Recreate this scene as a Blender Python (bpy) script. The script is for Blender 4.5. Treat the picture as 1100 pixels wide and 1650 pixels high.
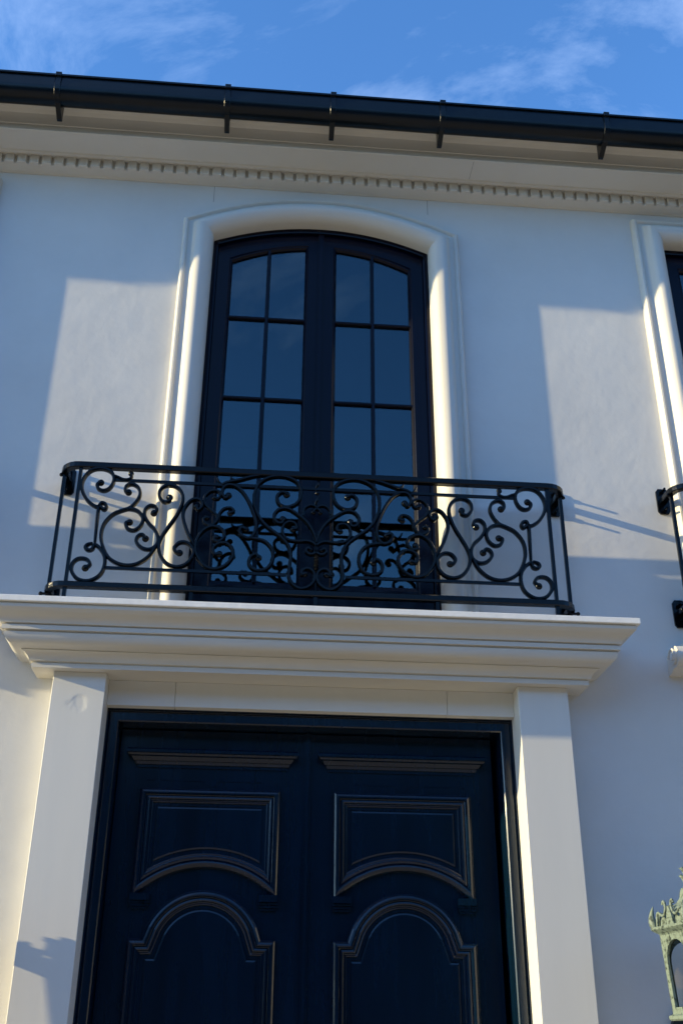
import bpy, bmesh, math, random
from mathutils import Vector, Matrix
random.seed(7)
for o in list(bpy.data.objects): bpy.data.objects.remove(o)
scene = bpy.context.scene
COL = scene.collection

# ------------------------------------------------------------------ camera
CAM_POS = (-0.2735, -4.9321, 1.6)
YAW, PITCH, ROLL = 0.08158, 0.47539, 0.00726
F_PX, PX_H = 1692.87, 1650.0
fw = Vector((math.sin(YAW)*math.cos(PITCH), math.cos(YAW)*math.cos(PITCH), math.sin(PITCH)))
r0 = Vector((math.cos(YAW), -math.sin(YAW), 0)); u0 = r0.cross(fw)
rt = math.cos(ROLL)*r0 + math.sin(ROLL)*u0
up = -math.sin(ROLL)*r0 + math.cos(ROLL)*u0
cam = bpy.data.cameras.new('camera')
cam.sensor_fit = 'VERTICAL'; cam.sensor_height = 24.0
cam.lens = 24.0*F_PX/PX_H
cam.clip_start = 0.05; cam.clip_end = 2000
cam_ob = bpy.data.objects.new('camera', cam); COL.objects.link(cam_ob)
m = Matrix(((rt.x, up.x, -fw.x), (rt.y, up.y, -fw.y), (rt.z, up.z, -fw.z))).to_4x4()
m.translation = Vector(CAM_POS)
cam_ob.matrix_world = m
scene.camera = cam_ob

# ------------------------------------------------------------------ light, sky, exposure
LIGHT = Vector((6.65, 1.0, -1.85)).normalized()          # direction the sunlight travels
SUN_EL = math.asin(-LIGHT.z)
to_sun = -LIGHT
SUN_AZ = math.atan2(to_sun.x, to_sun.y)                  # clockwise from +Y
sun = bpy.data.lights.new('sun', 'SUN'); sun.energy = 5.0; sun.angle = math.radians(0.53)
sun.color = (1.0, 0.81, 0.44)
sun_ob = bpy.data.objects.new('sun', sun); COL.objects.link(sun_ob)
sun_ob.rotation_euler = LIGHT.to_track_quat('-Z', 'Y').to_euler()

world = bpy.data.worlds.new('World'); scene.world = world; world.use_nodes = True
wn, wl = world.node_tree.nodes, world.node_tree.links
wn.clear()
w_out = wn.new('ShaderNodeOutputWorld'); w_bg = wn.new('ShaderNodeBackground')
sky = wn.new('ShaderNodeTexSky'); sky.sky_type = 'NISHITA'; sky.sun_disc = False
sky.sun_elevation = SUN_EL; sky.sun_rotation = SUN_AZ
sky.altitude = 100; sky.air_density = 1.0; sky.dust_density = 0.3; sky.ozone_density = 3.5
tint = wn.new('ShaderNodeMixRGB'); tint.blend_type = 'MULTIPLY'; tint.inputs['Fac'].default_value = 1.0; tint.inputs['Color2'].default_value = (0.94, 1.40, 1.78, 1)
tc = wn.new('ShaderNodeTexCoord'); mp = wn.new('ShaderNodeMapping')
mp.inputs['Scale'].default_value = (1.0, 1.0, 2.2); mp.inputs['Location'].default_value = (7.7, 3.1, 1.5)
n1 = wn.new('ShaderNodeTexNoise'); n1.inputs['Scale'].default_value = 2.6; n1.inputs['Detail'].default_value = 9
n1.inputs['Roughness'].default_value = 0.62; n1.inputs['Distortion'].default_value = 0.9
cr = wn.new('ShaderNodeValToRGB')
cr.color_ramp.elements[0].position = 0.51; cr.color_ramp.elements[0].color = (0, 0, 0, 1)
cr.color_ramp.elements[1].position = 0.85; cr.color_ramp.elements[1].color = (0.40, 0.40, 0.40, 1)
mx = wn.new('ShaderNodeMixRGB'); mx.inputs['Color2'].default_value = (6.5, 8.0, 10.5, 1)
wl.new(tc.outputs['Generated'], mp.inputs['Vector']); wl.new(mp.outputs['Vector'], n1.inputs['Vector'])
wl.new(n1.outputs['Fac'], cr.inputs['Fac']); wl.new(cr.outputs['Color'], mx.inputs['Fac'])
wl.new(sky.outputs['Color'], tint.inputs['Color1']); wl.new(tint.outputs['Color'], mx.inputs['Color1']); wl.new(mx.outputs['Color'], w_bg.inputs['Color'])
w_bg.inputs['Strength'].default_value = 0.15
wl.new(w_bg.outputs['Background'], w_out.inputs['Surface'])
vs = scene.view_settings
vs.view_transform = 'Standard'; vs.look = 'None'; vs.exposure = 0.6; vs.gamma = 1.0
vs.use_curve_mapping = False
scene.render.resolution_x = 682; scene.render.resolution_y = 1024

# ------------------------------------------------------------------ materials
def material(name, base, rough=0.5, spec=0.5, metallic=0.0, bumps=(), vary=0.0, vary_scale=4.0, second=None, second_lo=0.5, second_hi=0.6, stretch=None, dimple=None, coat=0.0):
    mt = bpy.data.materials.new(name); mt.use_nodes = True
    n, l = mt.node_tree.nodes, mt.node_tree.links
    b = n['Principled BSDF']
    b.inputs['Base Color'].default_value = (*base, 1); b.inputs['Roughness'].default_value = rough
    b.inputs['Metallic'].default_value = metallic; b.inputs['Specular IOR Level'].default_value = spec
    b.inputs['Coat Weight'].default_value = coat; b.inputs['Coat Roughness'].default_value = 0.08
    geo = n.new('ShaderNodeNewGeometry')
    vec = geo.outputs['Position']
    if stretch:
        mpn = n.new('ShaderNodeMapping'); mpn.inputs['Scale'].default_value = stretch
        l.new(vec, mpn.inputs['Vector']); vec = mpn.outputs['Vector']
    if vary or second:
        nz = n.new('ShaderNodeTexNoise'); nz.inputs['Scale'].default_value = vary_scale
        nz.inputs['Detail'].default_value = 8; nz.inputs['Roughness'].default_value = 0.65
        l.new(vec, nz.inputs['Vector'])
        rp = n.new('ShaderNodeValToRGB')
        if second:
            rp.color_ramp.elements[0].position = second_lo; rp.color_ramp.elements[1].position = second_hi
            rp.color_ramp.elements[0].color = (*base, 1); rp.color_ramp.elements[1].color = (*second, 1)
        else:
            rp.color_ramp.elements[0].position = 0.3; rp.color_ramp.elements[1].position = 0.7
            rp.color_ramp.elements[0].color = (*[c*(1-vary) for c in base], 1)
            rp.color_ramp.elements[1].color = (*[min(1, c*(1+vary)) for c in base], 1)
        l.new(nz.outputs['Fac'], rp.inputs['Fac']); l.new(rp.outputs['Color'], b.inputs['Base Color'])
    prev = None
    for sc_, dist in bumps:
        nz = n.new('ShaderNodeTexNoise'); nz.inputs['Scale'].default_value = sc_
        nz.inputs['Detail'].default_value = 4; l.new(vec, nz.inputs['Vector'])
        bp = n.new('ShaderNodeBump'); bp.inputs['Distance'].default_value = dist; bp.inputs['Strength'].default_value = 1.0
        l.new(nz.outputs['Fac'], bp.inputs['Height'])
        if prev: l.new(prev.outputs['Normal'], bp.inputs['Normal'])
        prev = bp
    if dimple:
        d = n.new('ShaderNodeVectorMath'); d.operation = 'DISTANCE'; l.new(geo.outputs['Position'], d.inputs[0])
        d.inputs[1].default_value = dimple
        dn = n.new('ShaderNodeTexNoise'); dn.inputs['Scale'].default_value = 16; dn.inputs['Detail'].default_value = 2
        l.new(geo.outputs['Position'], dn.inputs['Vector'])
        ma = n.new('ShaderNodeMath'); ma.operation = 'MULTIPLY_ADD'; ma.inputs[1].default_value = 0.09
        l.new(dn.outputs['Fac'], ma.inputs[0]); l.new(d.outputs['Value'], ma.inputs[2])
        d = ma
        mr = n.new('ShaderNodeMapRange'); mr.interpolation_type = 'SMOOTHERSTEP'
        mr.inputs['From Min'].default_value = 0.045; mr.inputs['From Max'].default_value = 0.105
        l.new(d.outputs[0], mr.inputs['Value'])
        bp = n.new('ShaderNodeBump'); bp.inputs['Distance'].default_value = 0.0018
        l.new(mr.outputs['Result'], bp.inputs['Height'])
        if prev: l.new(prev.outputs['Normal'], bp.inputs['Normal'])
        prev = bp
    if prev: l.new(prev.outputs['Normal'], b.inputs['Normal'])
    return mt

M = {}
M['stucco'] = material('white_stucco', (0.665, 0.655, 0.63), 0.75, 0.3, bumps=((1.3, 0.012), (9, 0.0020), (38, 0.00045), (220, 0.00022)), vary=0.05, vary_scale=1.6)
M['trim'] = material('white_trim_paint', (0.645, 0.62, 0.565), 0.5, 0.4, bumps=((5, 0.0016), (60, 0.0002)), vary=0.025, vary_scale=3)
M['wood_white'] = material('white_painted_wood', (0.70, 0.69, 0.655), 0.55, 0.4, bumps=((6, 0.0010), (70, 0.00016)), vary=0.025, vary_scale=5, stretch=(1, 1, 0.14), dimple=(-1.092, -0.115, 3.033))
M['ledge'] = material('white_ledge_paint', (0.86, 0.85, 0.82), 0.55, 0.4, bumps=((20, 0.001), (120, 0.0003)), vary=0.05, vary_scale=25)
M['joint'] = material('plaster_joint', (0.30, 0.29, 0.27), 0.9, 0.2, vary=0.2)
M['door'] = material('dark_door_paint', (0.0018, 0.0105, 0.028), 0.19, 0.5, bumps=((30, 0.0005), (160, 0.00022)), vary=0.3, vary_scale=9, stretch=(1, 1, 0.12))
M['frame'] = material('dark_window_paint', (0.0012, 0.0018, 0.009), 0.24, 0.2, bumps=((40, 0.0003),), vary=0.12)
M['iron'] = material('black_iron_paint', (0.0010, 0.0018, 0.0034), 0.15, 0.24, bumps=((70, 0.0008), (260, 0.0002)), vary=0.2, vary_scale=30)
M['gutter'] = material('black_gutter', (0.002, 0.0055, 0.010), 0.30, 0.3, bumps=((12, 0.001), (90, 0.0002)), vary=0.25, vary_scale=14)
M['verdigris'] = material('verdigris_metal', (0.165, 0.215, 0.185), 0.6, 0.35, bumps=((60, 0.003), (200, 0.001)), vary_scale=55, second=(0.018, 0.028, 0.024), second_lo=0.50, second_hi=0.64)
M['dark_metal'] = material('dark_green_metal', (0.012, 0.022, 0.024), 0.45, 0.5, bumps=((80, 0.001),), vary=0.3, vary_scale=40)
M['ground'] = material('pale_stone_paving', (0.42, 0.355, 0.265), 0.85, 0.2, bumps=((8, 0.01), (90, 0.002)), vary=0.18, vary_scale=0.8)
M['slate'] = material('grey_slate', (0.06, 0.065, 0.075), 0.7, 0.3, bumps=((20, 0.004),), vary=0.3, vary_scale=8)
M['inside'] = material('dim_interior', (0.05, 0.05, 0.055), 0.9, 0.1, vary=0.1)
M['foliage'] = material('dark_foliage', (0.035, 0.055, 0.025), 0.8, 0.2, bumps=((6, 0.12), (25, 0.04)), vary=0.5, vary_scale=3)
M['candle'] = material('candle_sleeve', (0.30, 0.28, 0.24), 0.6, 0.3, vary=0.2, vary_scale=40)

def glass_material(name, f0, tint):
    mt = bpy.data.materials.new(name); mt.use_nodes = True
    n, l = mt.node_tree.nodes, mt.node_tree.links
    n.clear()
    out = n.new('ShaderNodeOutputMaterial'); mix = n.new('ShaderNodeMixShader')
    tr = n.new('ShaderNodeBsdfTransparent'); tr.inputs['Color'].default_value = (*tint, 1)
    gl = n.new('ShaderNodeBsdfGlossy'); gl.inputs['Roughness'].default_value = 0.004; gl.inputs['Color'].default_value = (0.74, 0.96, 1.0, 1)
    lw = n.new('ShaderNodeLayerWeight'); lw.inputs['Blend'].default_value = 0.5        # Schlick, alike from both sides
    pw = n.new('ShaderNodeMath'); pw.operation = 'POWER'; pw.inputs[1].default_value = 5.0; l.new(lw.outputs['Facing'], pw.inputs[0])
    fr = n.new('ShaderNodeMath'); fr.operation = 'MULTIPLY_ADD'; fr.inputs[1].default_value = 1-f0; fr.inputs[2].default_value = f0
    l.new(pw.outputs[0], fr.inputs[0])
    nz = n.new('ShaderNodeTexNoise'); nz.inputs['Scale'].default_value = 2.2
    geo = n.new('ShaderNodeNewGeometry'); l.new(geo.outputs['Position'], nz.inputs['Vector'])
    bp = n.new('ShaderNodeBump'); bp.inputs['Distance'].default_value = 0.0012; l.new(nz.outputs['Fac'], bp.inputs['Height'])
    l.new(bp.outputs['Normal'], gl.inputs['Normal'])
    l.new(fr.outputs[0], mix.inputs['Fac']); l.new(tr.outputs['BSDF'], mix.inputs[1]); l.new(gl.outputs['BSDF'], mix.inputs[2])
    l.new(mix.outputs['Shader'], out.inputs['Surface'])
    return mt
M['glass'] = glass_material('window_glass', 0.085, (0.55, 0.62, 0.66))
M['lamp_glass'] = glass_material('lantern_glass', 0.06, (0.88, 0.90, 0.90))
mt = bpy.data.materials.new('lit_bulb'); mt.use_nodes = True
b = mt.node_tree.nodes['Principled BSDF']; b.inputs['Base Color'].default_value = (0.8, 0.5, 0.25, 1)
b.inputs['Emission Color'].default_value = (1.0, 0.42, 0.12, 1); b.inputs['Emission Strength'].default_value = 0.7
b.inputs['Roughness'].default_value = 0.1
M['bulb'] = mt

# ------------------------------------------------------------------ mesh helpers
def new_obj(name, me, mat, parent):
    o = bpy.data.objects.new(name, me); COL.objects.link(o)
    if mat is not None and not me.materials: me.materials.append(M[mat])
    if parent is not None: o.parent = parent
    return o
def build(name, verts, faces, mat, parent=None, smooth=0.0):
    me = bpy.data.meshes.new(name); me.from_pydata(verts, [], faces)
    bm = bmesh.new(); bm.from_mesh(me)
    bmesh.ops.recalc_face_normals(bm, faces=bm.faces)
    if smooth:
        for f in bm.faces: f.smooth = True
        for e in bm.edges:
            if len(e.link_faces) != 2 or e.calc_face_angle(0) > smooth: e.smooth = False
    bm.to_mesh(me); bm.free()
    return new_obj(name, me, mat, parent)
class Acc:
    """collects shapes of one part"""
    def __init__(s): s.v = []; s.f = []
    def add(s, v, f):
        k = len(s.v); s.v += list(v); s.f += [tuple(i+k for i in q) for q in f]; return s
    def box(s, x0, x1, y0, y1, z0, z1):
        v = [(x, y, z) for x in (x0, x1) for y in (y0, y1) for z in (z0, z1)]
        return s.add(v, [(0,1,3,2),(4,6,7,5),(0,4,5,1),(2,3,7,6),(0,2,6,4),(1,5,7,3)])
    def prism_x(s, prof, x0, x1):          # closed (y, z) outline extruded along x
        n = len(prof); v = [(x0, *p) for p in prof]+[(x1, *p) for p in prof]
        f = [(i, (i+1) % n, n+(i+1) % n, n+i) for i in range(n)]+[tuple(range(n)), tuple(range(n, 2*n))]
        return s.add(v, f)
    def prism_y(s, prof, y0, y1):          # closed (x, z) outline extruded along y
        n = len(prof); v = [(p[0], y0, p[1]) for p in prof]+[(p[0], y1, p[1]) for p in prof]
        f = [(i, (i+1) % n, n+(i+1) % n, n+i) for i in range(n)]+[tuple(range(n)), tuple(range(n, 2*n))]
        return s.add(v, f)
    def lathe(s, prof, cx, cy, n=16):      # (r, z) about a vertical axis
        v = []; f = []
        for r, z in prof:
            for i in range(n):
                a = 2*math.pi*i/n; v.append((cx+r*math.cos(a), cy+r*math.sin(a), z))
        for j in range(len(prof)-1):
            for i in range(n): f.append((j*n+i, j*n+(i+1) % n, (j+1)*n+(i+1) % n, (j+1)*n+i))
        f += [tuple(range(n)), tuple(range((len(prof)-1)*n, len(prof)*n))]
        return s.add(v, f)
    def ball(s, c, r, n=10, m_=6, sy=1.0):
        v = [(c[0], c[1], c[2]+r)]; f = []
        for j in range(1, m_):
            t = math.pi*j/m_
            for i in range(n):
                a = 2*math.pi*i/n; v.append((c[0]+r*math.sin(t)*math.cos(a), c[1]+sy*r*math.sin(t)*math.sin(a), c[2]+r*math.cos(t)))
        v.append((c[0], c[1], c[2]-r))
        for i in range(n): f.append((0, 1+i, 1+(i+1) % n))
        for j in range(m_-2):
            for i in range(n): f.append((1+j*n+i, 1+j*n+(i+1) % n, 1+(j+1)*n+(i+1) % n, 1+(j+1)*n+i))
        k = len(v)-1
        for i in range(n): f.append((k, 1+(m_-2)*n+i, 1+(m_-2)*n+(i+1) % n))
        return s.add(v, f)
    def tube(s, pts, rad, n=8, square=1.0, cap=True, depth=1.0):
        """tube along 3-D points; rad a number or a list"""
        P = [Vector(p) for p in pts]; N = len(P)
        R = rad if isinstance(rad, (list, tuple)) else [rad]*N
        T = [(P[min(i+1, N-1)]-P[max(i-1, 0)]).normalized() for i in range(N)]
        ref = Vector((0, 1, 0)) if abs(T[0].y) < 0.9 else Vector((1, 0, 0))
        v = []; f = []; u = (ref-T[0]*ref.dot(T[0])).normalized()
        for i in range(N):
            u = (u-T[i]*u.dot(T[i])).normalized(); w = T[i].cross(u)
            for k in range(n):
                a = 2*math.pi*(k+0.5)/n
                c, d = math.cos(a), math.sin(a)
                c = math.copysign(abs(c)**square, c); d = math.copysign(abs(d)**square, d)
                v.append(tuple(P[i]+u*(c*R[i]*depth)+w*(d*R[i])))
        for i in range(N-1):
            for k in range(n): f.append((i*n+k, i*n+(k+1) % n, (i+1)*n+(k+1) % n, (i+1)*n+k))
        if cap: f += [tuple(range(n)), tuple(range((N-1)*n, N*n))]
        return s.add(v, f)
    def bar(s, path, hw, hh):
        """flat bar swept in a level path; hw half width across, hh half height"""
        P = [Vector(p) for p in path]; N = len(P); v = []; f = []
        c = 0.25*min(hw, hh)
        sec = [(-hw, -hh+c), (-hw+c, -hh), (hw-c, -hh), (hw, -hh+c), (hw, hh-c), (hw-c, hh), (-hw+c, hh), (-hw, hh-c)]
        for i in range(N):
            t = (P[min(i+1, N-1)]-P[max(i-1, 0)]).normalized(); nrm = Vector((-t.y, t.x, 0))
            for a, b_ in sec: v.append(tuple(P[i]+nrm*a+Vector((0, 0, b_))))
        for i in range(N-1):
            for k in range(8): f.append((i*8+k, i*8+(k+1) % 8, (i+1)*8+(k+1) % 8, (i+1)*8+k))
        f += [tuple(range(8)), tuple(range((N-1)*8, N*8))]
        return s.add(v, f)
    def sweep_xz(s, path, prof, closed=False, side=1):
        """profile (offset, y) carried along a path in the x-z plane with mitred corners"""
        N = len(path); n = len(prof); v = []; f = []
        def nd(a, b_):
            dx, dz = b_[0]-a[0], b_[1]-a[1]; L = math.hypot(dx, dz); return (-dz/L*side, dx/L*side)
        for i in range(N):
            if closed: n0 = nd(path[i-1], path[i]); n1_ = nd(path[i], path[(i+1) % N])
            else:
                n0 = nd(path[max(i-1, 0)], path[max(i-1, 0)+1]); n1_ = nd(path[min(i, N-2)], path[min(i, N-2)+1])
            mxn, mzn = n0[0]+n1_[0], n0[1]+n1_[1]; L2 = mxn*mxn+mzn*mzn
            k = 2.0/max(L2, 0.15)
            for o, y in prof: v.append((path[i][0]+mxn*k*o, y, path[i][1]+mzn*k*o))
        for i in range(N if closed else N-1):
            j = (i+1) % N
            for q in range(n-1): f.append((i*n+q, i*n+q+1, j*n+q+1, j*n+q))
        if not closed: f += [tuple(range(n)), tuple(range((N-1)*n, N*n))]
        return s.add(v, f)
    def hood(s, xl, xr, ylip, prof, yback, zbot):
        """moulding with mitred returns; prof = (offset, z) from lip (bottom) to top"""
        v = []; f = []; n = len(prof)
        for k in range(4):
            for o, z in prof:
                x = xl-o if k < 2 else xr+o
                y = yback if k in (0, 3) else ylip-o
                v.append((x, y, z))
        for k in range(3):
            for q in range(n-1): f.append((k*n+q, k*n+q+1, (k+1)*n+q+1, (k+1)*n+q))
        f.append(tuple(k*n for k in range(4))); f.append(tuple(k*n+n-1 for k in range(4)))
        f.append(tuple(range(n))+tuple(range(4*n-1, 3*n-1, -1)))
        return s.add(v, f)
    def ring(s, outer, inner, prof):
        """frame between two matching outlines (x, z); prof = list of (t from outer to inner, y)"""
        n = len(outer); v = []; f = []
        for t, y in prof:
            for a, b_ in zip(outer, inner): v.append((a[0]+(b_[0]-a[0])*t, y, a[1]+(b_[1]-a[1])*t))
        for q in range(len(prof)-1):
            for i in range(n):
                j = (i+1) % n; f.append((q*n+i, q*n+j, (q+1)*n+j, (q+1)*n+i))
        return s.add(v, f)
    def rings(s, rr):
        """closed outlines (lists of (x, y, z), equal length) joined one to the next"""
        n = len(rr[0]); v = [p for r_ in rr for p in r_]; f = []
        for q in range(len(rr)-1):
            for i in range(n):
                j = (i+1) % n; f.append((q*n+i, q*n+j, (q+1)*n+j, (q+1)*n+i))
        return s.add(v, f)
    def make(s, name, mat, parent=None, smooth=0.0): return build(name, s.v, s.f, mat, parent, smooth)
def bevel_obj(o, w, seg=1):
    bm = bmesh.new(); bm.from_mesh(o.data)
    bmesh.ops.bevel(bm, geom=[e for e in bm.edges if e.calc_face_angle(0) > 0.5], offset=w, segments=seg, affect='EDGES', profile=0.6)
    bm.to_mesh(o.data); bm.free(); return o
def empty(name, loc=(0, 0, 0)):
    o = bpy.data.objects.new(name, None); COL.objects.link(o); o.location = loc; o.empty_display_size = 0.2
    return o
def tag(o, label, cat, group=None):
    o['label'] = label; o['category'] = cat
    if group: o['group'] = group
    return o
def share(src, parent, loc=(0, 0, 0)):
    c = src.copy(); COL.objects.link(c); c.parent = parent; c.matrix_parent_inverse = src.matrix_parent_inverse.copy(); c.location = loc; return c
def spline(pts, step=5):
    """Catmull-Rom through 2-D points"""
    out = []; n = len(pts)
    for i in range(n-1):
        p0, p1, p2, p3 = pts[max(i-1, 0)], pts[i], pts[i+1], pts[min(i+2, n-1)]
        for k in range(step):
            t = k/step
            out.append(tuple(0.5*((2*p1[d])+(-p0[d]+p2[d])*t+(2*p0[d]-5*p1[d]+4*p2[d]-p3[d])*t*t+(-p0[d]+3*p1[d]-3*p2[d]+p3[d])*t**3) for d in (0, 1)))
    out.append(tuple(pts[-1])); return out
def arc_pts(x0, x1, apex, R, n=24):
    """points on a circular arc with its apex at mid x"""
    c = 0.5*(x0+x1); return [(x0+(x1-x0)*i/n, apex-(R-math.sqrt(R*R-(x0+(x1-x0)*i/n-c)**2))) for i in range(n+1)]

# ------------------------------------------------------------------ setting
g = build('ground', [(-300, -300, 0), (300, -300, 0), (300, 300, 0), (-300, 300, 0)], [(0, 1, 2, 3)], 'ground'); g['kind'] = 'structure'

# row of unseen trees added behind the viewer: it shades the low sky and is mirrored in the gloss paint
tr_ = Acc(); rnd = random.Random(3)
for k in range(100):
    x = -34+62*k/69+rnd.uniform(-0.8, 0.8); y = -17+rnd.uniform(-1.5, 1.5); hgt = rnd.uniform(6.6, 8.6)
    if k >= 70: x, y, hgt = 28+rnd.uniform(-1.5, 1.5), -17+(k-69)*1.0, rnd.uniform(8, 11)
    for j in range(5):
        zc = hgt*(0.12+0.2*j); rr = rnd.uniform(1.5, 2.1)*(1.15-0.09*j)
        c0 = (x+rnd.uniform(-0.5, 0.5), y+rnd.uniform(-0.6, 0.6), zc); k0 = len(tr_.v)
        tr_.ball(c0, rr, 9, 6)
        for q in range(k0, len(tr_.v)):
            p = Vector(tr_.v[q]); d = p-Vector(c0); tr_.v[q] = tuple(Vector(c0)+d*rnd.uniform(0.75, 1.25))
belt = tr_.make('added_tree_belt', 'foliage'); belt['kind'] = 'stuff'
belt['label'] = 'row of dark green trees added unseen behind the viewer to shade the low sky'; belt['category'] = 'trees'
SCROLLS = [
    ([(-1.093,4.154),(-1.109,4.142),(-1.1,4.117),(-1.072,4.108),(-1.045,4.125),(-1.03,4.163),(-1.035,4.199),(-1.057,4.223),(-1.098,4.234),(-1.144,4.223),(-1.175,4.184),(-1.185,4.134),(-1.171,4.085),(-1.14,4.041),(-1.103,4.016),(-1.081,4.016),(-1.06,4.001),(-1.051,4.019),(-1.062,4.036),(-1.078,4.037),(-1.086,4.019),(-1.089,3.999),(-1.088,3.911),(-1.086,3.82)], 1, 0, 0.0085),
    ([(-1.094,3.814),(-1.118,3.806),(-1.128,3.789),(-1.112,3.776),(-1.094,3.782),(-1.087,3.803),(-1.08,3.806),(-1.054,3.783),(-1.03,3.742),(-1.027,3.692),(-1.044,3.645),(-1.09,3.614),(-1.143,3.62),(-1.178,3.66),(-1.179,3.702),(-1.154,3.728),(-1.116,3.727),(-1.096,3.701),(-1.116,3.681)], 0, 1, 0.0085),
    ([(-0.948,4.213),(-0.943,4.195),(-0.957,4.179),(-0.985,4.178),(-1.014,4.191),(-1.034,4.199)], 1, 0, 0.007),
    ([(-0.95,4.105),(-0.966,4.113),(-0.963,4.141),(-0.937,4.153),(-0.905,4.136),(-0.892,4.099),(-0.904,4.058),(-0.932,4.021),(-0.971,4.003)], 1, 0, 0.0085),
    ([(-0.929,3.938),(-0.947,3.931),(-0.934,3.901),(-0.902,3.894),(-0.873,3.92),(-0.866,3.962),(-0.891,3.999),(-0.933,4.012),(-0.971,4.001),(-1.016,3.975),(-1.052,3.922),(-1.06,3.861),(-1.046,3.801),(-1.013,3.743),(-0.964,3.711),(-0.91,3.703),(-0.859,3.72),(-0.816,3.76),(-0.791,3.809),(-0.783,3.839)], 1, 0, 0.0085),
    ([(-0.814,3.995),(-0.801,4.009),(-0.81,4.03),(-0.837,4.034),(-0.858,4.011),(-0.857,3.974),(-0.832,3.933),(-0.799,3.899),(-0.782,3.857),(-0.787,3.817),(-0.819,3.793),(-0.858,3.801),(-0.886,3.833),(-0.881,3.862),(-0.859,3.872),(-0.843,3.852)], 1, 1, 0.0085),
    ([(-0.744,4.087),(-0.743,4.066),(-0.771,4.06),(-0.795,4.093),(-0.79,4.133),(-0.756,4.155),(-0.709,4.145),(-0.68,4.101),(-0.681,4.047),(-0.703,3.983),(-0.737,3.92),(-0.764,3.866),(-0.775,3.812),(-0.761,3.761),(-0.727,3.72),(-0.681,3.705),(-0.637,3.721),(-0.609,3.76),(-0.607,3.802),(-0.636,3.836),(-0.675,3.837),(-0.699,3.809),(-0.689,3.785),(-0.672,3.782)], 1, 1, 0.0085),
    ([(-0.607,4.043),(-0.596,4.022),(-0.577,4.045),(-0.586,4.074),(-0.616,4.083),(-0.645,4.065),(-0.667,4.022),(-0.667,3.972),(-0.646,3.907),(-0.618,3.85),(-0.597,3.813)], 1, 0, 0.0085),
    ([(-0.501,3.874),(-0.51,3.859),(-0.484,3.851),(-0.46,3.875),(-0.463,3.908),(-0.493,3.93),(-0.532,3.93),(-0.569,3.902),(-0.593,3.848),(-0.595,3.796),(-0.571,3.744),(-0.534,3.709),(-0.487,3.702),(-0.442,3.726),(-0.413,3.768),(-0.414,3.811),(-0.444,3.842),(-0.483,3.84),(-0.509,3.813),(-0.501,3.782),(-0.478,3.784)], 1, 1, 0.0085),
    ([(-0.519,4.096),(-0.502,4.09),(-0.491,4.118),(-0.513,4.137),(-0.549,4.126),(-0.57,4.089),(-0.559,4.048),(-0.526,4.019),(-0.5,3.989),(-0.505,3.956),(-0.533,3.938),(-0.561,3.953),(-0.565,3.974),(-0.551,3.982)], 1, 1, 0.0075),
    ([(-0.45,4.113),(-0.463,4.096),(-0.483,4.12),(-0.478,4.153),(-0.458,4.171),(-0.423,4.169),(-0.387,4.144),(-0.351,4.091),(-0.32,4.02),(-0.303,3.959),(-0.309,3.907),(-0.331,3.878),(-0.363,3.883),(-0.383,3.905),(-0.377,3.933),(-0.355,3.925)], 1, 1, 0.0085),
    ([(-0.435,4.014),(-0.419,4.022),(-0.434,4.041),(-0.466,4.036),(-0.488,4.007),(-0.495,3.974),(-0.505,3.95)], 1, 0, 0.0075),
    ([(-0.485,4.175),(-0.458,4.188),(-0.405,4.202),(-0.325,4.23),(-0.249,4.245)], 0, 0, 0.0085),
    ([(-0.513,4.212),(-0.505,4.194),(-0.489,4.179)], 0, 0, 0.005),
    ([(-0.447,4.234),(-0.441,4.214),(-0.424,4.204),(-0.403,4.203)], 0, 0, 0.005),
    ([(-0.156,4.133),(-0.175,4.145),(-0.198,4.13),(-0.204,4.103),(-0.188,4.072),(-0.149,4.06),(-0.102,4.085),(-0.081,4.141),(-0.097,4.196),(-0.138,4.226),(-0.195,4.237),(-0.252,4.224),(-0.295,4.19),(-0.317,4.138),(-0.318,4.074),(-0.299,4.012),(-0.265,3.96),(-0.216,3.919),(-0.172,3.884),(-0.139,3.842),(-0.126,3.792),(-0.13,3.732),(-0.133,3.68),(-0.114,3.639),(-0.078,3.615),(-0.036,3.626),(-0.007,3.661),(-0.01,3.703),(-0.038,3.724),(-0.065,3.713),(-0.07,3.69),(-0.054,3.697)], 1, 1, 0.0085),
    ([(-0.285,3.772),(-0.298,3.789),(-0.323,3.774),(-0.33,3.738),(-0.31,3.711),(-0.271,3.703),(-0.233,3.723),(-0.213,3.771),(-0.221,3.822),(-0.254,3.86),(-0.301,3.875),(-0.333,3.878)], 1, 0, 0.0085),
    ([(0.003,3.867),(-0.018,3.928),(-0.051,3.98),(-0.1,4.022),(-0.149,4.051),(-0.193,4.044),(-0.216,4.007),(-0.201,3.971),(-0.174,3.969),(-0.171,3.992)], 0, 1, 0.0085),
    ([(-0.018,4.039),(-0.011,4.052),(-0.001,4.058),(-0.011,4.073),(-0.039,4.076),(-0.063,4.056),(-0.07,4.025),(-0.065,4.001)], 1, 0, 0.0065),
    ([(-0.118,3.937),(-0.101,3.942),(-0.108,3.968),(-0.139,3.977),(-0.166,3.956),(-0.17,3.912),(-0.144,3.878),(-0.096,3.871),(-0.041,3.874),(-0.007,3.858),(0.002,3.837),(-0.002,3.813),(-0.027,3.802),(-0.05,3.817),(-0.042,3.837),(-0.029,3.827)], 1, 1, 0.0075),
]

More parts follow.
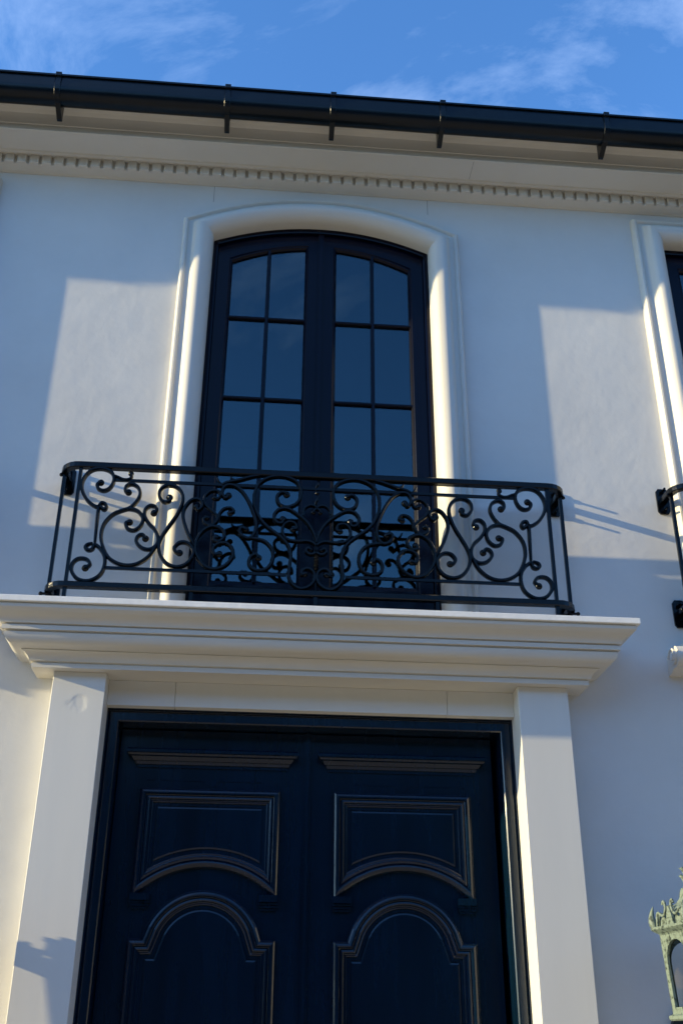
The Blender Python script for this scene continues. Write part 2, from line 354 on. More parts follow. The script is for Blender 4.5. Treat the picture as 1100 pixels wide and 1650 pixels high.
# ------------------------------------------------------------------ house
house = tag(empty('house'), 'white stucco house with tall windows, dentil cornice and dark double door', 'house')
HX = 6.5; WT = 0.30; ZT = 6.60
WIN_C = 2.667                                   # centre of the side windows
holes = [(-WIN_C-0.577, -WIN_C+0.577, 3.46, 6.175), (-0.70, 0.70, 3.46, 6.135), (WIN_C-0.577, WIN_C+0.577, 3.46, 6.175)]
wall = Acc()
xs = [-HX, holes[0][0], holes[0][1], holes[1][0], holes[1][1], holes[2][0], holes[2][1], HX]
Z1, Z2 = 3.25, 6.20
wall.box(-HX, -0.985, 0, WT, -0.1, Z1).box(0.985, HX, 0, WT, -0.1, Z1).box(-0.985, 0.985, 0, WT, 3.07, Z1)
for i in range(7):
    if i % 2 == 0: wall.box(xs[i], xs[i+1], 0, WT, Z1, Z2)
    else:
        h = holes[i//2]; wall.box(h[0], h[1], 0, WT, Z1, h[2]); wall.box(h[0], h[1], 0, WT, h[3], Z2)
wall.box(-HX, HX, 0, WT, Z2, ZT)
wall.make('front_wall', 'stucco', house)
Acc().box(-HX, -HX+WT, WT, 8, -0.1, ZT).make('side_wall', 'stucco', house)
Acc().box(HX-WT, HX, WT, 8, -0.1, ZT).make('side_wall', 'stucco', house)
Acc().box(-HX, HX, 8, 8+WT, -0.1, ZT).make('back_wall', 'stucco', house)
Acc().box(-HX+WT, HX-WT, WT, 8, 3.10, 3.38).box(-HX+WT, HX-WT, 3.2, 3.3, 3.38, ZT).make('inner_floor', 'inside', house)
Acc().box(-HX+WT, HX-WT, WT, 8, 6.40, 6.55).make('inner_ceiling', 'inside', house)
for x, z0, z1 in ((-0.674, 6.26, 6.385), (0.656, 6.27, 6.385)):
    Acc().box(x-0.0015, x+0.0015, -0.0012, 0.01, z0-0.005, z1).make('plaster_joint', 'joint', house)

# cornice with dentils
cor = [(0.05, 6.383), (-0.010, 6.383), (-0.016, 6.388), (-0.040, 6.391), (-0.066, 6.396), (-0.072, 6.402), (-0.068, 6.402), (-0.068, 6.460),
       (-0.100, 6.460), (-0.103, 6.450), (-0.120, 6.450), (-0.126, 6.459), (-0.278, 6.459), (-0.284, 6.464), (-0.284, 6.498), (-0.276, 6.503),
       (-0.287, 6.508), (-0.290, 6.560), (-0.298, 6.580), (-0.318, 6.594), (-0.350, 6.602), (-0.384, 6.605), (-0.384, 6.665), (0.05, 6.665)]
cornice = Acc().prism_x(cor, -HX-0.3, HX+0.3).make('cornice', 'trim', house, 0.35)
dent = None
px0, pitch = -1.9135, 0.0737
for i in range(-36, 93):
    x = px0+pitch*i
    if dent is None:
        dent = bevel_obj(Acc().box(-0.0275, 0.0275, -0.088, -0.054, 6.397, 6.4605).make('dentil', 'trim', cornice), 0.003)
        dent.location = (x, 0, 0)
    else: share(dent, cornice, (x, 0, 0))
Acc().box(0.902, 0.9045, -0.276, -0.13, 6.4582, 6.462).make('board_joint', 'joint', cornice)

# roof
Acc().prism_x([(-0.40, 6.668), (-0.43, 6.690), (4.1, 9.3), (8.7, 6.690), (8.6, 6.668)], -HX-0.35, HX+0.35).make('roof', 'slate', house)

# door hood
prof = [(0, 3.182), (0, 3.203), (-0.004, 3.204), (-0.004, 3.209), (0.010, 3.211), (0.013, 3.222), (0.021, 3.234), (0.032, 3.244), (0.043, 3.250), (0.046, 3.251), (0.044, 3.255),
        (0.060, 3.2575), (0.080, 3.262), (0.098, 3.270), (0.110, 3.282), (0.117, 3.298), (0.119, 3.311), (0.112, 3.312), (0.112, 3.3195), (0.129, 3.3200), (0.129, 3.341), (0.122, 3.342), (0.122, 3.3475), (0.137, 3.348),
        (0.139, 3.356), (0.145, 3.366), (0.156, 3.376), (0.171, 3.384), (0.186, 3.393), (0.196, 3.403), (0.199, 3.414), (0.199, 3.417), (0.192, 3.418), (0.192, 3.4246)]
hood = Acc().hood(-1.322, 1.318, -0.168, prof, 0.02, 0).make('door_hood', 'trim', house, 0.5)
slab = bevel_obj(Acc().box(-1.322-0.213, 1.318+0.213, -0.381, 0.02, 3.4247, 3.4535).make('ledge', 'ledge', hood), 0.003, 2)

# pilasters and frieze
for s_ in (-1, 1):
    a, b_ = sorted((s_*0.98, s_*1.224))
    bevel_obj(Acc().box(a, b_, -0.115, 0.06, -0.1, 3.1815).make('pilaster', 'wood_white', house), 0.002)
for x0_, x1_ in ((-0.979, -0.6625), (-0.6605, 0.6505), (0.6525, 0.979)):
    bevel_obj(Acc().box(x0_, x1_, -0.010, 0.08, 3.060, 3.1812).make('frieze_board', 'wood_white', house), 0.001)

# ------------------------------------------------------------------ windows
def outline(x0, x1, z0, top, n=20):
    return [(x0, z0), (x1, z0)]+[(x1+(x0-x1)*i/n, top(x1+(x0-x1)*i/n)) for i in range(n+1)]
SUR = [(-0.004, 0.10), (-0.004, -0.012), (0.0, -0.030), (0.008, -0.048), (0.020, -0.064), (0.035, -0.077), (0.051, -0.086), (0.066, -0.0895), (0.079, -0.087), (0.092, -0.079),
       (0.104, -0.065), (0.114, -0.048), (0.121, -0.036), (0.129, -0.031), (0.146, -0.031), (0.150, -0.040), (0.158, -0.046), (0.167, -0.0445), (0.175, -0.036), (0.181, -0.018), (0.182, 0.004)]
def window(cx, hw, arched):
    if arched:
        zo = lambda x: 6.119-(1.536-math.sqrt(1.536**2-(x-cx)**2))
        zg = lambda x: 5.985-(1.12-math.sqrt(1.12**2-(x-cx)**2))
        path = [(cx-hw, 3.455)]+[(x, zo(x)) for x in [cx-hw+2*hw*i/28 for i in range(29)]]+[(cx+hw, 3.455)]
    else:
        zo = lambda x: 6.130
        zg = lambda x: 5.985
        path = [(cx-hw, 3.455), (cx-hw, 6.13), (cx+hw, 6.13), (cx+hw, 3.455)]
    fr = Acc().ring(outline(cx-hw-0.03, cx+hw+0.03, 3.458, lambda x: zo(max(cx-hw, min(cx+hw, x)))+0.03), outline(cx-hw+0.034, cx+hw-0.034, 3.50, lambda x: zo(x)-0.03),
                    [(0, 0.14), (0, 0.035), (0.55, 0.035), (0.60, 0.028), (0.78, 0.026), (0.84, 0.034), (1.0, 0.036), (1.0, 0.14)]).make('window', 'frame', house)
    Acc().sweep_xz(path, SUR, side=1).make('surround', 'trim', fr, 0.6)
    Acc().box(cx-hw+0.03, cx+hw-0.03, 0.0, 0.16, 3.456, 3.502).make('threshold', 'frame', fr)
    gi, gc = hw-0.125, 0.095
    for s_ in (-1, 1):
        a0, a1 = (cx-hw+0.037, cx-0.003) if s_ < 0 else (cx+0.003, cx+hw-0.037)
        b0, b1 = (cx-gi, cx-gc) if s_ < 0 else (cx+gc, cx+gi)
        lf = Acc().ring(outline(a0, a1, 3.505, lambda x: zo(x)-0.033), outline(b0, b1, 3.755, zg),
                        [(0, 0.12), (0, 0.055), (0.80, 0.055), (0.86, 0.060), (0.90, 0.060), (1.0, 0.072), (1.0, 0.12)]).make('casement', 'frame', fr)
        mxx = 0.5*(b0+b1)+s_*0.0
        rows = [3.755, 4.318, 4.88, 5.44]
        for zz in rows[1:]:
            Acc().prism_x([(0.092, zz-0.016), (0.070, zz-0.010), (0.062, zz-0.005), (0.062, zz+0.005), (0.070, zz+0.010), (0.092, zz+0.016)], b0-0.01, b1+0.01).make('muntin', 'frame', fr)
        v0 = len(rows)
        Acc().prism_y([(mxx-0.007, 3.75), (mxx+0.007, 3.75), (mxx+0.007, zg(mxx)+0.01), (mxx-0.007, zg(mxx)+0.01)], 0.059, 0.071).add(
            *[([(x, y, z) for x, y in ((mxx-0.015, 0.0925), (mxx-0.009, 0.071), (mxx+0.009, 0.071), (mxx+0.015, 0.0925)) for z in (3.75, zg(mxx)+0.01)]),
              [(0, 1, 3, 2), (2, 3, 5, 4), (4, 5, 7, 6), (6, 7, 1, 0), (0, 2, 4, 6), (1, 7, 5, 3)]]).make('muntin', 'frame', fr)
        for r_ in range(4):
            z0_ = rows[r_]+(0.012 if r_ else -0.003)
            for x0_, x1_ in ((b0-0.003, mxx-0.010), (mxx+0.010, b1+0.003)):
                if r_ < 3: o_ = [(x0_, z0_), (x1_, z0_), (x1_, rows[r_+1]-0.012), (x0_, rows[r_+1]-0.012)]
                else: o_ = outline(x0_, x1_, z0_, lambda x: zg(x)+0.003, 8)
                Acc().prism_y(o_, 0.082, 0.086).make('pane', 'glass', fr)
    zc = zo(cx)-0.034
    Acc().box(cx-0.017, cx+0.017, 0.043, 0.057, 3.506, zc).box(cx-0.009, cx+0.009, 0.036, 0.045, 3.506, zc-0.002).make('astragal', 'frame', fr)
    return fr
window(0.0-0.002, 0.657, True)
for s_ in (-1, 1):
    fr = window(s_*WIN_C, 0.533, False)
    # sill on scrolled consoles
    cx = s_*WIN_C
    bevel_obj(Acc().box(cx-0.81, cx+0.81, -0.165, 0.02, 3.425, 3.4555).box(cx-0.80, cx+0.80, -0.14, 0.02, 3.395, 3.4245).make('sill', 'trim', fr), 0.004, 2)
    for e_ in (-1, 1):
        ex = cx+e_*0.835; c = Acc()
        for (yy, zz, rr, ww) in ((-0.105, 3.365, 0.054, 0.055),):
            n_ = 20
            for half, rad in ((ww*1.12, rr*0.34), (ww, rr*0.70), (ww*0.80, rr)):
                c.add([(ex+sx*half, yy+rad*math.cos(2*math.pi*i/n_), zz+rad*math.sin(2*math.pi*i/n_)) for sx in (-1, 1) for i in range(n_)],
                      [(i, (i+1) % n_, n_+(i+1) % n_, n_+i) for i in range(n_)]+[tuple(range(n_)), tuple(range(n_, 2*n_))])
            for sx in (-1, 1):
                sp = [(ex+sx*ww, yy+rr*(0.95-0.085*k)*math.cos(0.62*k), zz+rr*(0.95-0.085*k)*math.sin(0.62*k)) for k in range(10)]
                c.tube(sp, 0.006, 6)
        c.prism_x([(0.01, 3.40), (-0.13, 3.40), (-0.13, 3.36), (-0.09, 3.32), (-0.04, 3.30), (0.01, 3.295)], ex-0.042, ex+0.042)
        c.make('console', 'trim', fr, 0.7)

# ------------------------------------------------------------------ front door
DX = -0.012; YL = 0.165
KD = 1.008
def dp(x, z): return (-0.2735+(x+0.2735)*KD, 1.6+(z-1.6)*KD)
dr = Acc().ring([(-0.983, -0.05), (0.983, -0.05), (0.983, 3.066), (-0.983, 3.066)], [(-0.921, -0.05), (0.919, -0.05), (0.919, 2.997), (-0.921, 2.997)],
                [(0, 0.22), (0, 0.046), (0.06, 0.040), (0.16, 0.040), (0.20, 0.050), (0.26, 0.052), (0.30, 0.044), (0.40, 0.040), (0.92, 0.040), (1.0, 0.045), (1.0, 0.22)]).make('door', 'door', house)
MOULD = [(-0.001, 0), (0.0, -0.012), (0.004, -0.021), (0.011, -0.027), (0.020, -0.030), (0.026, -0.029), (0.029, -0.018), (0.033, -0.015), (0.037, -0.019), (0.044, -0.021),
         (0.049, -0.018), (0.052, -0.010), (0.056, -0.009), (0.060, -0.011), (0.064, -0.009), (0.067, -0.003), (0.072, -0.003), (0.078, -0.003), (0.0795, 0.004), (0.083, 0.004), (0.0845, -0.004), (0.092, -0.006)]
MOULD = [(o, YL+y) for o, y in MOULD]
for s_ in (-1, 1):
    fl = lambda x: x if s_ < 0 else 2*DX-x                 # the right leaf mirrors the left one
    a, b_ = sorted((fl(-0.918), fl(DX-0.002)))
    bevel_obj(Acc().box(a, b_, YL, YL+0.06, 0.02, 2.994).make('leaf', 'door', dr), 0.003)
    P = lambda pts: [(fl(dp(x, z)[0]), dp(x, z)[1]) for x, z in pts]
    sd = -1 if s_ < 0 else 1
    # upper panel: straight head, arched foot with small drops
    def up_ring(o, y):
        R_ = 0.45+o; ap = 2.347+o
        x0_, x1_ = -0.797+o, -0.140-o
        pts = [(x0_, 2.702-o), (x1_, 2.702-o)]+[(x1_+(x0_-x1_)*i/24, ap-(R_-math.sqrt(R_*R_-(x1_+(x0_-x1_)*i/24+0.4685)**2))) for i in range(25)]
        return [(x, y, z) for x, z in P(pts)]
    Acc().rings([up_ring(o, y) for o, y in MOULD]).make('panel_moulding', 'door', dr)
    rp = up_ring(0.092, YL-0.006); n_ = len(rp)
    build('raised_panel', rp+[(rp[1][0]+(rp[0][0]-rp[1][0])*i/24, YL-0.006, rp[0][2]) for i in range(25)], [(2+i, 3+i, n_+i+1, n_+i) for i in range(24)], 'door', dr)
    for cx_ in (-0.756, -0.181):
        k = Acc(); x_ = fl(dp(cx_, 2)[0])
        for w_, z0_, z1_, d_ in ((0.043, 2.232, 2.262, 0.033), (0.045, 2.221, 2.230, 0.024), (0.041, 2.208, 2.219, 0.018), (0.035, 2.198, 2.206, 0.012)):
            k.box(x_-w_, x_+w_, YL-d_, YL+0.005, dp(0, z0_-0.03)[1], dp(0, z1_-0.03)[1])
        k.make('drop', 'door', dr)
    # lower panel: round head with shoulders
    arc = []
    R_ = 0.2705
    for i in range(29):
        x_ = -0.733+(0.526)*i/28; arc.append((x_, 2.251-(R_-math.sqrt(max(0, R_*R_-(x_+0.470)**2)))))
    pth = P([(-0.796, 0.55), (-0.796, 2.043)]+arc+[(-0.141, 2.043), (-0.141, 0.55)])
    Acc().sweep_xz(pth, MOULD, closed=True, side=-1 if s_ < 0 else 1).make('panel_moulding', 'door', dr)
    fld = Acc().sweep_xz(pth, [(0.092, YL-0.006), (0.092, YL+0.002)], closed=True, side=-1 if s_ < 0 else 1)
    vs_ = [v for i, v in enumerate(fld.v) if i % 2 == 0]
    build('raised_panel', vs_, [tuple(range(len(vs_)))], 'door', dr)
    # little cornice across the head of the leaf
    xa, xb = sorted((fl(dp(-0.822, 2)[0]), fl(dp(-0.112, 2)[0])))
    zz = lambda z: dp(0, z)[1]
    Acc().hood(xa, xb, YL-0.008, [(0, zz(2.800)), (0, zz(2.811)), (0.007, zz(2.814)), (0.010, zz(2.824)), (0.011, zz(2.8275)), (0.018, zz(2.829)), (0.024, zz(2.838)), (0.028, zz(2.846)), (0.040, zz(2.850)),
               (0.046, zz(2.858)), (0.052, zz(2.861)), (0.052, zz(2.874)), (0.047, zz(2.880))], YL+0.01, 0).make('leaf_cornice', 'door', dr)
    # faint incised line between cornice and panel
    k = Acc()
    pts = [(-0.775, 2.742), (-0.735, 2.742)]
    k.tube([(fl(x), YL, z) for x, z in (dp(*p) for p in pts)], 0.003, 6)
    pts = [(-0.705, 2.742), (-0.50, 2.742)]+[(-0.468-0.032*math.cos(t*math.pi/8), 2.742-0.026*math.sin(t*math.pi/8)) for t in range(9)]+[(-0.436, 2.742), (-0.231, 2.742)]
    k.tube([(fl(x), YL, z) for x, z in (dp(*p) for p in pts)], 0.003, 6)
    k.make('bead', 'door', dr)
Acc().box(DX-0.016, DX+0.016, YL-0.012, YL+0.002, 0.02, 2.993).box(DX-0.007, DX+0.007, YL-0.019, YL-0.011, 0.02, 2.992).make('astragal', 'door', dr)

# ------------------------------------------------------------------ gutter
gut = tag(empty('rain_gutter', (0, -0.4, 6.6)), 'black rain gutter running along the eaves on uneven brackets', 'gutter')
GC = (-0.455, 6.578); GR = 0.070
def gprof(r, top):
    pts = [(GC[0]+r, top-0.012)]+[(GC[0]+r*math.cos(a), GC[1]+r*math.sin(a)) for a in [-math.pi*i/16 for i in range(17)]]+[(GC[0]-r, top)]
    return pts
top = 6.650
o_ = gprof(GR, top); i_ = gprof(GR-0.004, top)
lip = [(GC[0]-GR-0.010, top-0.004), (GC[0]-GR-0.011, top+0.008), (GC[0]-GR+0.006, top+0.010)]
tr = Acc().prism_x(o_+lip+i_[::-1], -HX-0.4, HX+0.4).make('trough', 'gutter', gut, 0.5)
tr.matrix_parent_inverse = Matrix.Translation((0, 0.4, -6.6))
br = None
for x in (-4.55, -3.55, -2.55, -1.58, -0.60, 0.022, 0.675, 1.672, 2.65, 3.6, 4.6):
    if br is None:
        so = gprof(GR+0.006, top-0.012); si = gprof(GR+0.001, top-0.012)
        a = Acc().prism_x(so+[(GC[0]-GR-0.017, top-0.010), (GC[0]-GR-0.018, top+0.018), (GC[0]-GR+0.010, top+0.020), (GC[0]-GR+0.010, top+0.014), (GC[0]-GR-0.011, top+0.011), (GC[0]-GR-0.0115, top-0.010)]+si[::-1], -0.017, 0.017)
        a.prism_x([(-0.490, 6.515), (-0.452, 6.505), (-0.385, 6.545), (-0.358, 6.58), (-0.352, 6.468), (-0.372, 6.466)], -0.0145, 0.0145)
        br = a.make('gutter_bracket', 'gutter', gut); bevel_obj(br, 0.0015)
        br.matrix_parent_inverse = Matrix.Translation((0, 0.4, -6.6)); br.location = (x, 0, 0)
    else: share(br, gut, (x, 0, 0))

# ------------------------------------------------------------------ balcony railings
RY = -0.19
def railing(cx, hw, zoff, label, group):
    """wrought-iron railing; hw = half width over the side rails"""
    root = tag(empty('balcony_railing', (cx, RY, 3.56+zoff)), label, 'railing', group)
    root_inv = Matrix.Translation((-cx, -RY, -3.56-zoff))
    fx = (hw-0.092)/1.200                                   # squeeze of the scrollwork for narrower balconies
    def put(a, name, smooth=0.0, parent=None):
        o = a.make(name, 'iron', parent or root, smooth)
        if parent is None: o.matrix_parent_inverse = root_inv
        return o
    def level(z):
        p = [(cx-hw, -0.012, z), (cx-hw, RY+0.085, z)]
        p += [(cx-hw+0.085-0.085*math.cos(t*math.pi/12), RY+0.085-0.085*math.sin(t*math.pi/12), z) for t in range(1, 7)]
        p += [(cx+hw-0.085+0.085*math.sin(t*math.pi/12), RY+0.085-0.085*math.cos(t*math.pi/12), z) for t in range(0, 7)]
        p += [(cx+hw, -0.012, z)]; return p
    zt, zb = 4.250+zoff, 3.590+zoff
    put(Acc().bar(level(zt), 0.019, 0.0165), 'top_rail')
    put(Acc().bar(level(zb), 0.019, 0.0155), 'bottom_rail')
    xi = cx+(hw-0.092); xj = cx-(hw-0.092)
    xa = 1.030*fx
    for z, s0, s1 in ((4.174, -1.030, 1.030), (3.687, -1.030, -0.145), (3.687, 0.145, 1.030)):
        put(Acc().box(cx+s0*fx, cx+s1*fx, RY-0.006, RY+0.006, z+zoff-0.0075, z+zoff+0.0075), 'crossbar')
    for x, y in ((xi, RY), (xj, RY), (cx+hw, -0.118), (cx-hw, -0.118)):
        put(Acc().box(x-0.0085, x+0.0085, y-0.0085, y+0.0085, zb+0.015, zt-0.016), 'post')
    for k in (-1.20, -0.60, 0.0, 0.60, 1.20):
        put(Acc().box(cx+k*fx-0.009, cx+k*fx+0.009, RY-0.009, RY+0.009, 3.4545 if zoff == 0 else 3.456, zb-0.0155), 'foot')
    for s_ in (-1, 1):
        for z, bolts in ((zt, (0.058, -0.058)), (zb, (0.045, -0.045))):
            x = cx+s_*hw
            pl = put(Acc().prism_y([(x-0.034, z-0.060), (x-0.022, z-0.076), (x+0.022, z-0.076), (x+0.034, z-0.060), (x+0.034, z+0.060), (x+0.022, z+0.076), (x-0.022, z+0.076), (x-0.034, z+0.060)], -0.012, 0.001), 'wall_plate')
            for dz in bolts:
                b1 = Acc()
                for y0_, y1_, r_ in ((-0.011, -0.022, 0.0135), (-0.022, -0.052, 0.007)):
                    b1.add([(x+r_*math.cos(2*math.pi*i/8), y, z+dz+r_*math.sin(2*math.pi*i/8)) for y in (y0_, y1_) for i in range(8)],
                           [(i, (i+1) % 8, 8+(i+1) % 8, 8+i) for i in range(8)]+[tuple(range(8)), tuple(range(8, 16))])
                bo = b1.make('bolt', 'iron', pl)
        # little ball-ended pins through the corners
        for z, d_ in ((zt-0.02, -0.014), (zb-0.02, 0.002)):
            y = -0.118
            put(Acc().tube([(cx+s_*(hw-0.004), y, z), (cx+s_*(hw+0.030+d_), y, z)], 0.0065, 8).ball((cx+s_*(hw+0.032+d_), y, z), 0.0105), 'pin', 0.8)
    for s_ in (-1, 1):
        for pts, b0, b1, r_ in SCROLLS:
            r_ *= 1.1
            q = [(cx-s_*x*fx, z+zoff) for x, z in pts]
            sp = spline(q, 4); n_ = len(sp)
            rad = [r_]*n_
            if not b0:
                for i in range(min(5, n_)): rad[i] = r_*(0.75+0.05*i)
            if not b1:
                for i in range(min(5, n_)): rad[n_-1-i] = min(rad[n_-1-i], r_*(0.75+0.05*i))
            a = Acc().tube([(x, RY, z) for x, z in sp], rad, 8, 0.72, depth=2.0)
            if b0: a.ball((q[0][0], RY, q[0][1]), r_*1.95, sy=0.8)
            if b1: a.ball((q[-1][0], RY, q[-1][1]), r_*1.95, sy=0.8)
            put(a, 'scroll', 0.9)
    # centre: wavy stem above the heart, twisted bar below it
    pts = [(cx+0.007*math.sin(k*1.15), RY+0.004*math.cos(k*1.15), 4.236+zoff-k*0.0155) for k in range(11)]
    a = Acc().tube(pts, [0.006+0.002*math.sin(k*0.9) for k in range(11)], 8)
    a.ball((cx, RY, 4.150+zoff), 0.011)
    put(a, 'stem', 0.9)
    a = Acc(); v = []; f = []
    N_ = 30
    for k in range(N_+1):
        z = 3.800+zoff-0.115*k/N_; an = k*0.42; rr = 0.0125
        for j in range(4):
            v.append((cx+rr*math.cos(an+j*math.pi/2), RY+rr*math.sin(an+j*math.pi/2), z))
    for k in range(N_):
        for j in range(4): f.append((k*4+j, k*4+(j+1) % 4, k*4+4+(j+1) % 4, k*4+4+j))
    a.add(v, f); a.ball((cx, RY, 3.806+zoff), 0.013).ball((cx, RY, 3.684+zoff), 0.011)
    a.tube([(cx, RY, 3.685+zoff), (cx, RY, 3.60+zoff)], 0.006, 8)
    put(a, 'twisted_bar')
    return root
railing(-0.011, 1.293, 0.0, 'black wrought-iron scrollwork railing with central heart above the front door', 'wrought-iron balcony railings')
railing(WIN_C, WIN_C-1.893, 0.045, 'black iron railing of the right-hand window, cut off by the right edge', 'wrought-iron balcony railings')
railing(-WIN_C, WIN_C-1.893, 0.045, 'black iron railing of the left-hand window, just outside the left edge', 'wrought-iron balcony railings')

# ------------------------------------------------------------------ wall lanterns
def lantern(cx, label, turn=0.0):
    cy = -0.33
    root = tag(empty('wall_lantern', (cx, cy, 1.72)), label, 'lantern', 'lanterns beside the front door')
    root.rotation_euler.z = turn
    inv = Matrix.Translation((-cx, -cy, -1.72)); fixed = (Matrix.Translation((cx, cy, 1.72)) @ Matrix.Rotation(turn, 4, 'Z')).inverted()
    def put(a, name, mat, smooth=0.0, parent=None):
        o = a.make(name, mat, parent or root, smooth)
        if parent is None: o.matrix_parent_inverse = inv
        return o
    zb, zt = 1.748, 2.055; wb, wt = 0.102, 0.113
    def quad_ring(levels):                       # square sections (half width, z)
        v = []; f = []
        for w, z in levels: v += [(cx-w, cy-w, z), (cx+w, cy-w, z), (cx+w, cy+w, z), (cx-w, cy+w, z)]
        for k in range(len(levels)-1):
            for j in range(4): f.append((k*4+j, k*4+(j+1) % 4, k*4+4+(j+1) % 4, k*4+4+j))
        f += [(0, 1, 2, 3), tuple(range(len(v)-4, len(v)))]
        return v, f
    # four sides with arched openings
    for q in range(4):
        ca, sa = math.cos(q*math.pi/2), math.sin(q*math.pi/2)
        def tr_(u, z, d):                        # u across, d inwards
            w = wb+(wt-wb)*(z-zb)/(zt-zb)
            x, y = u, -(w-d)
            return (cx+x*ca-y*sa, cy+x*sa+y*ca, z)
        def face(d): 
            w0, w1 = wb-(d), wt-(d)
            outer = [(-w0, zb), (w0, zb)]+[(w1+(-2*w1)*i/12, zt) for i in range(13)]
            gw = 0.082
            inner = [(-gw+0.006, zb+0.028), (gw-0.006, zb+0.028)]+[(gw*math.cos(math.pi*i/12), zt-0.104+gw*math.sin(math.pi*i/12)) for i in range(13)]
            return outer, inner
        o1, i1 = face(0.0); a = Acc(); n_ = len(o1)
        v = [tr_(u, z, 0) for u, z in o1]+[tr_(u, z, 0) for u, z in i1]+[tr_(u, z, 0.012) for u, z in i1]
        f = []
        for i in range(n_):
            j = (i+1) % n_; f += [(i, j, n_+j, n_+i), (n_+i, n_+j, 2*n_+j, 2*n_+i)]
        a.add(v, f); fo = put(a, 'side_frame', 'verdigris')
        g_ = Acc(); gv = [tr_(u*1.03, z, 0.010) for u, z in i1]
        g_.add(gv, [tuple(range(n_))]); g_.make('pane', 'lamp_glass', fo)
    v, f = quad_ring([(0.110, zb-0.022), (0.115, zb-0.016), (0.115, zb-0.004), (0.104, zb+0.002)])
    put(Acc().add(v, f), 'base_tray', 'verdigris')
    v, f = quad_ring([(wt-0.002, zt-0.002), (0.117, zt+0.006), (0.126, zt+0.012), (0.134, zt+0.018), (0.138, zt+0.022), (0.138, zt+0.030), (0.134, zt+0.033)])
    crown = put(Acc().add(v, f), 'cornice', 'verdigris')
    # pagoda roof
    v, f = quad_ring([(0.112, zt+0.0335), (0.108, zt+0.060), (0.096, zt+0.085), (0.074, zt+0.108), (0.052, zt+0.125), (0.040, zt+0.145), (0.036, zt+0.170), (0.030, zt+0.185)])
    put(Acc().add(v, f), 'roof', 'verdigris')
    # leaf horns on the corners
    for sx in (-1, 1):
        for sy in (-1, 1):
            p = [(cx+sx*(0.125+0.006*math.sin(k*0.5)), cy+sy*(0.125+0.006*math.sin(k*0.5)), zt+0.031+0.0125*k) for k in range(8)]
            put(Acc().tube(p, [0.015, 0.018, 0.017, 0.014, 0.011, 0.008, 0.005, 0.001], 8), 'corner_leaf', 'verdigris', 0.9)
    # scroll crests between the horns
    for q in range(4):
        ca, sa = math.cos(q*math.pi/2), math.sin(q*math.pi/2)
        for s_ in (-1, 1):
            pts = [(0.118, 0.034), (0.113, 0.075), (0.100, 0.088), (0.080, 0.080), (0.060, 0.072), (0.040, 0.080), (0.028, 0.100), (0.030, 0.122), (0.042, 0.128), (0.050, 0.116)]
            p3 = []
            for u, h in spline(pts, 3):
                x, y = s_*u*0.88, -0.122
                p3.append((cx+x*ca-y*sa, cy+x*sa+y*ca, zt+h))
            n_ = len(p3)
            put(Acc().tube(p3, [0.006]*(n_-4)+[0.006, 0.0055, 0.005, 0.006], 8), 'crest_scroll', 'verdigris', 0.9)
        x, y = 0, -0.124
        a = Acc()
        for k, (hw_, h0, h1) in enumerate(((0.034, 0.033, 0.062), (0.024, 0.058, 0.085), (0.013, 0.083, 0.108))):
            vv = []
            for u, d, h in ((-hw_, 0, h0), (hw_, 0, h0), (hw_*0.6, 0, h1), (-hw_*0.6, 0, h1), (-hw_, 0.012, h0), (hw_, 0.012, h0), (hw_*0.6, 0.012, h1), (-hw_*0.6, 0.012, h1)):
                xx, yy = u, y+d
                vv.append((cx+xx*ca-yy*sa, cy+xx*sa+yy*ca, zt+h))
            a.add(vv, [(0, 1, 2, 3), (4, 7, 6, 5), (0, 4, 5, 1), (1, 5, 6, 2), (2, 6, 7, 3), (3, 7, 4, 0)])
        put(a, 'crest_leaf', 'verdigris')
    # finial: two flared tiers of leaves
    a = Acc().lathe([(0.030, zt+0.180), (0.022, zt+0.195), (0.026, zt+0.207), (0.016, zt+0.215), (0.014, zt+0.235), (0.014, zt+0.255), (0.010, zt+0.262)], cx, cy, 12)
    fin = put(a, 'finial', 'verdigris', 0.6)
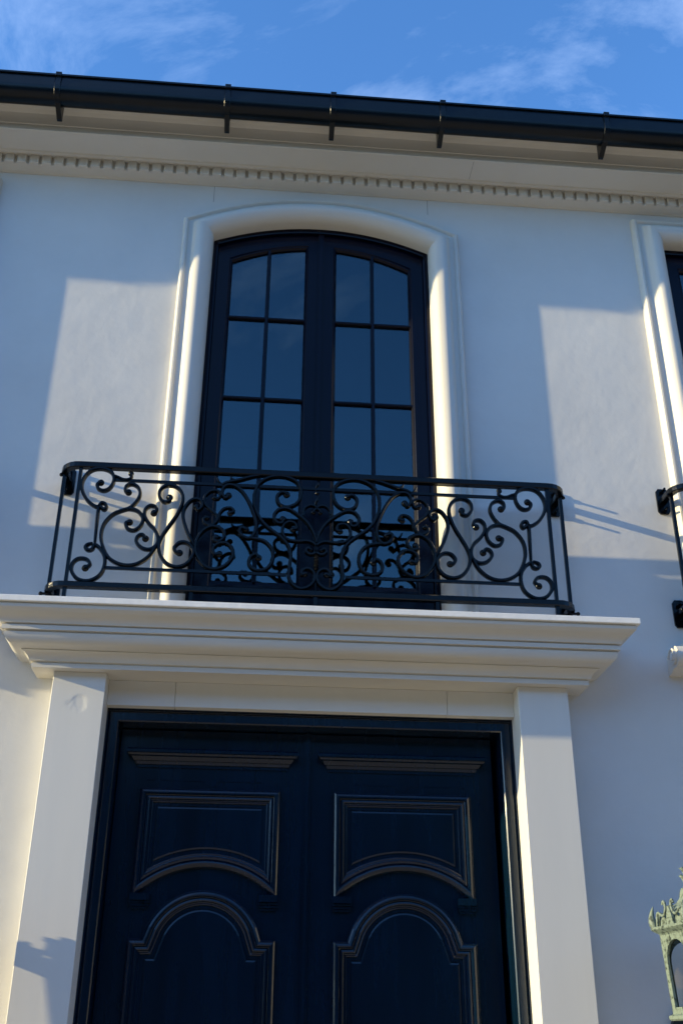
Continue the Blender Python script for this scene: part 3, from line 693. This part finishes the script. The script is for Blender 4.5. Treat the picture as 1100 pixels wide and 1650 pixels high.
    for tier, (z0, hh, r0_, r1_) in enumerate(((zt+0.182, 0.062, 0.018, 0.046), (zt+0.222, 0.052, 0.014, 0.040))):
        for k in range(8):
            an = 2*math.pi*k/8+0.2*tier
            pp = [(cx+math.cos(an)*(r0_+(r1_-r0_)*(t/5)**2.2), cy+math.sin(an)*(r0_+(r1_-r0_)*(t/5)**2.2), z0+hh*t/5-(0.008 if t == 5 else 0)) for t in range(6)]
            Acc().tube(pp, [0.008, 0.009, 0.009, 0.008, 0.006, 0.002], 6).make('leaf', 'verdigris', fin, 0.9)
    # candle and bulb
    put(Acc().lathe([(0.019, zb), (0.019, zb+0.105), (0.015, zb+0.110)], cx, cy, 14), 'candle', 'candle', 0.6)
    put(Acc().lathe([(0.010, zb+0.110), (0.017, zb+0.125), (0.021, zb+0.142), (0.019, zb+0.160), (0.011, zb+0.180), (0.002, zb+0.197)], cx, cy, 14), 'bulb', 'bulb', 0.9)
    # scrolled arm and wall plate
    a = Acc()
    plate = [(cx+0.055*sx, z) for sx, z in ((-1, 1.44), (-0.6, 1.40), (0.6, 1.40), (1, 1.44), (1, 1.70), (0.7, 1.725), (0.45, 1.765), (0, 1.78), (-0.45, 1.765), (-0.7, 1.725), (-1, 1.70))]
    a.prism_y(plate, -0.03, 0.0015); put(a, 'wall_plate', 'dark_metal').matrix_parent_inverse = fixed
    pts = [(-0.02, 1.50), (-0.10, 1.47), (-0.24, 1.50), (-0.335, 1.58), (-0.33, 1.68), (-0.33, 1.727)]
    put(Acc().tube([(cx, y, z) for y, z in spline(pts, 5)], 0.013, 10), 'arm', 'dark_metal', 0.9).matrix_parent_inverse = fixed
    for s_ in (-1, 1):
        pts = [(0.070, 1.725), (0.105, 1.715), (0.118, 1.735), (0.105, 1.752), (0.093, 1.742), (0.098, 1.728)]
        put(Acc().tube([(cx+s_*x, cy-0.07, z) for x, z in spline(pts, 4)], 0.0075, 8), 'curl', 'verdigris', 0.9)
        pts = [(0.012, 1.69), (0.045, 1.655), (0.085, 1.665), (0.095, 1.70), (0.075, 1.715)]
        put(Acc().tube([(cx+s_*x, cy-0.05, z) for x, z in spline(pts, 4)], 0.009, 8), 'lower_scroll', 'verdigris', 0.9)
    return root
lantern(1.618, 'verdigris metal wall lantern with glowing bulb at the lower right edge', math.radians(9))
lantern(-1.66, 'verdigris metal wall lantern left of the door, only its shadow in view')
